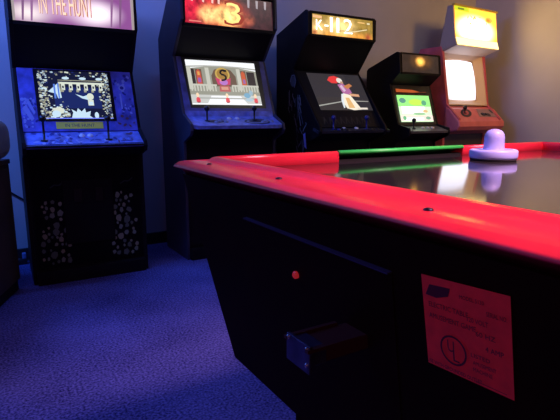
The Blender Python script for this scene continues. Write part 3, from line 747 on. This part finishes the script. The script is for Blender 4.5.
    def side(y, z, k): 
        s = (zt-z)/(-dn.z); p = top + dn*s + nn*k; return (p.x, y, p.z)
    def plate(bm, y0, z0, y1, z1, k0, k1):
        vs = [bm.verts.new(side(y,z,k)) for k in (k0,k1) for y,z in ((y0,z0),(y1,z0),(y1,z1),(y0,z1))]
        for f in ((0,1,2,3),(7,6,5,4),(0,4,5,1),(1,5,6,2),(2,6,7,3),(3,7,4,0)): bm.faces.new([vs[i] for i in f])
        bmesh.ops.recalc_face_normals(bm, faces=bm.faces); return bm
    ac = ch('access_panel', plate(bmesh.new(), .365, .56, .70, .8055, -.004, .0012), mat('black_access_panel', (.010,.0025,.0014), .6, spec=.05))
    ch('panel_ledge', plate(bmesh.new(), .365, .806, .70, .8078, -.004, .007), mat('scuffed_steel_ledge', (.05,.045,.11), .4, .5), par=t)
    bm = bmesh.new(); c = side(.560, .748, .004)
    lathe(bm, [(0,-.005),(.0055,-.005),(.0055,.001),(.0035,.003),(0,.0035)], c, 14, Matrix.Rotation(-PI/2, 4, 'Y'))
    o = ch('indicator_light', bm, emis((.22,.008,.012), 1)); o['label'] = 'small dim red round light'
    # coin slide
    cm = mat('worn_coin_steel', (.08,.09,.18), .35, .8, noise=.3, scale=60)
    bmr = bmesh.new(); bx(bmr, .295, .414, .694, .40, .456, .713, .002); bx(bmr, .285, .410, .7125, .36, .416, .7165); bx(bmr, .285, .454, .7125, .36, .460, .7165)
    cs = ch('coin_slide', bmr, mat('brown_coin_tray', (.05,.014,.013), .5, .2)); cs['label'] = 'push-in coin slide with steel end plate'
    bm = bx(bmesh.new(), .288, .411, .686, .2925, .459, .7195, .001)
    bx(bm, .2925, .413, .694, .313, .457, .7148, .001)
    ch('end_plate', bm, cm, par=cs)
    for y, z in ((.416,.7155),(.454,.7155),(.416,.696)):
        bm = bmesh.new(); lathe(bm, [(.003,0),(.003,.001),(.0015,.0022),(0,.0024)], (.288,y,z), 10, Matrix.Rotation(-PI/2, 4, 'Y'))
        ch('rivet', bm, steel, par=cs)
    # red safety label
    lp = lambda y,z: Vector(side(y,z,.0015))
    O_ = lp(.318,.722); U_ = lp(.222,.730)-O_; V_ = lp(.322,.818)-O_
    cv = Canvas(Vector((O_.x-1.0, O_.y+.15, O_.z)), U_, V_)
    if cv.n.x > 0: cv.n = -cv.n
    rl = mat('red_label_vinyl', (.85,.04,.035), .5, noise=.12, scale=60); ink = mat('label_ink', (.07,.004,.015), .5)
    cv.R(0,0,1,1, rl)
    cv.N([(.04,.79),(.10,.91),(.36,.92),(.33,.83),(.18,.78)], ink)
    cv.text('MODEL 5130', .60,.865,.0038, ink, w=.026); cv.text('SERIAL NO.', .86,.77,.0045, ink, w=.020)
    cv.text('ELECTRIC TABLE', .32,.70,.0052, ink, w=.046); cv.text('120 VOLT', .66,.665,.0048, ink, w=.022); cv.text('AMUSEMENT GAME', .36,.58,.0052, ink, w=.054); cv.text('60 HZ', .74,.545,.0048, ink, w=.02)
    cx, cy = .36, .27
    seg = 28
    for k in range(seg):
        a0, a1 = 2*PI*k/seg, 2*PI*(k+1)/seg
        R0, R1 = .0155, .0135
        f = lambda a, r: (cx*cv.W+r*math.cos(a), cy*cv.H+r*math.sin(a))
        cv.poly([f(a0,R0), f(a1,R0), f(a1,R1), f(a0,R1)], ink, k == 0)
    cv.text('U', .335,.31,.012, ink, w=.008); cv.text('L', .395,.22,.012, ink, w=.007)
    cv.text('LISTED', .68,.31,.004, ink, w=.020); cv.text('AMUSEMENT', .72,.235,.004, ink, w=.024); cv.text('MACHINE', .70,.165,.004, ink, w=.020)
    cv.text('4 AMP', .84,.43,.005, ink, w=.018); cv.text('USE WITH GROUNDED OUTLET', .36,.06,.004, ink, w=.064); cv.R(.62,.05,.95,.055, ink)
    o = cv.build('safety_label', t); o['label'] = 'red printed safety label'
    return t
hockey()

# mallet
mm = mat('lavender_mallet_plastic', (.36,.41,.78), .42)
mx_, my_, mz = 1.090, .7706, ZS+.0002
t = thing('air_hockey_mallet', 'round lavender air hockey mallet standing on the dark playing surface', 'mallet', (mx_, my_, mz))
R = .0565
obj('base', lathe(bmesh.new(), [(0,.004),(R-.004,.004),(R-.001,.006),(R,.010),(R,.022),(R-.002,.0255),(R-.006,.027),(.046,.027),(.042,.023),(.032,.0205),(0,.0205)], (0,0,0), 48), mm, t, True)
obj('knob', lathe(bmesh.new(), [(.030,.020),(.0265,.024),(.0245,.030),(.0235,.048),(.0235,.056),(.0215,.065),(.0165,.072),(.009,.0755),(0,.0765)], (0,0,0), 40), mm, t, True)
obj('felt_pad', lathe(bmesh.new(), [(0,0),(R-.003,0),(R-.002,.004),(0,.0042)], (0,0,0), 48), mat('black_felt', (.004,.004,.006), .9), t, True)

# ------------------------------------------------------------------ objects at the far left edge
t = thing('wooden_cabinet', 'dark brown wooden cabinet at the left edge of the view', 'cabinet', (.125, 3.06, 0), math.radians(-22))
wood = mat('dark_brown_wood', (.055,.036,.028), .55, noise=.35, scale=6)
obj('body', bx(bmesh.new(), -.62, -1.0, .06, 0, 0, .715, .006), wood, t)
obj('plinth', bx(bmesh.new(), -.60, -.98, 0, -.012, -.012, .06), blk, t)
obj('top_board', bx(bmesh.new(), -.63, -1.01, .715, .006, .006, .74, .004), wood, t)
for y0, y1 in ((-.96,-.51),(-.49,-.04)):
    d = obj('door', bx(bmesh.new(), .0, y0, .10, .012, y1, .69, .003), wood, t)
    obj('handle', bx(bmesh.new(), .012, (y1-.03 if y0 < -.8 else y0+.02), .36, .022, (y1-.02 if y0 < -.8 else y0+.03), .46, .002), mat('dull_handle', (.05,.045,.04), .4, .5), d)
bm = bmesh.new(); bmesh.ops.create_uvsphere(bm, u_segments=28, v_segments=18, radius=1)
for v in bm.verts:
    c = v.co; f = lambda a, p: math.copysign(abs(a)**p, a)
    v.co = Vector((f(c.x,.6)*.16, f(c.y,.6)*.24, f(c.z,.6)*.115+.113))
o = obj('cushion', bm, mat('grey_green_cloth', (.20,.21,.19), .95, noise=.2, scale=9, bump=.3, bscale=30), None, True)
o.location = (-.06, 2.82, .742); o.rotation_euler = (0,0,math.radians(-22))
tag(o, 'grey-green rounded cushion lying on the dark wooden cabinet', 'cushion')
# cable and adapter
bm = tube(bmesh.new(), [(-.20,3.635,.80),(.02,3.636,.585),(.10,3.637,.51),(.19,3.638,.44),(.235,3.641,.405),(.30,3.641,.30),(.33,3.64,.12),(.33,3.62,.006),(.26,3.60,.006)], .005)
tag(obj('power_cable', bm, blkplastic), 'thin black cable running diagonally down the blue-lit wall', 'cable')
t = thing('power_strip', 'dark power strip on the carpet against the wall beside the left cabinet', 'power strip', (.05, 3.58, 0))
obj('housing', bx(bmesh.new(), 0, -.025, .0, .145, .025, .035, .006), blkplastic, t)
for k in range(2): obj('socket', bx(bmesh.new(), .02+k*.05, -.016, .035, .055+k*.05, .016, .038, .002), mat('socket_face', (.05,.05,.07), .5), t)
obj('plug', bx(bmesh.new(), .118, -.015, .035, .142, .015, .075, .005), mat('pale_plug', (.20,.22,.45), .5), t)

# ------------------------------------------------------------------ lights
def area(name, loc, target, size, power, col, spread=180, sy=None):
    l = bpy.data.lights.new(name, 'AREA'); l.energy = power; l.color = col; l.size = size; l.spread = math.radians(spread)
    if sy: l.shape = 'RECTANGLE'; l.size_y = sy
    o = bpy.data.objects.new(name, l); C.objects.link(o); o.location = loc
    o.rotation_euler = (Vector(target)-Vector(loc)).to_track_quat('-Z','Y').to_euler()
    return o
area('blacklight_tube_left', (-.9, 2.75, 2.2), (.3, 3.6, .7), 1.0, 42, (.05,.19,1.0), sy=.15)
area('wall_blue_fill', (1.0, 2.9, 2.62), (1.0, 3.65, 1.4), 1.2, 12, (.12,.22,1.0), sy=.12)  # extra blue light, added to brighten the wall between the left cabinets
area('blacklight_tube_floor', (-.5, 1.6, 2.6), (.3, 2.2, 0), 1.2, 10, (.26,.25,1.0), sy=.15)
area('table_pink_fill', (1.2, -.2, 2.3), (1.1, .2, .86), .5, 26, (1.0,.50,.66), 70)  # added pinkish light above the table so the rails show red
area('red_fill_behind', (-1.5, -1.2, 1.7), (.4, .3, .8), .8, 6, (1.0,.30,.32))  # weak reddish fill added behind the camera for the table side and label
area('ceiling_dim_warm', (2.7, 1.4, 2.6), (3.1, 3.5, 1.6), .8, 4.5, (1.0,.86,.80), 120)
area('wall_warm_fill', (3.5, .6, 2.4), (4.66, 2.3, 1.7), .5, 14, (1.0,.50,.08), 110)  # added warm light, strengthens the yellow marquee's glow on the right wall

w = bpy.data.worlds.new('World'); S.world = w; w.use_nodes = True
w.node_tree.nodes['Background'].inputs[0].default_value = (.02,.02,.035,1)
w.node_tree.nodes['Background'].inputs[1].default_value = .3

# ------------------------------------------------------------------ camera
cam = bpy.data.cameras.new('camera'); co = bpy.data.objects.new('camera', cam); C.objects.link(co)
cam.sensor_width = 36; cam.lens = 36*490/560
cam.clip_start = .02
co.location = (0,0,.97)
co.rotation_euler = (math.radians(90)-math.atan(94/490), 0, -math.radians(31.3))
S.camera = co
S.view_settings.view_transform = 'Standard'; S.view_settings.look = 'None'
S.view_settings.exposure = 0; S.view_settings.gamma = 1; S.view_settings.use_curve_mapping = False
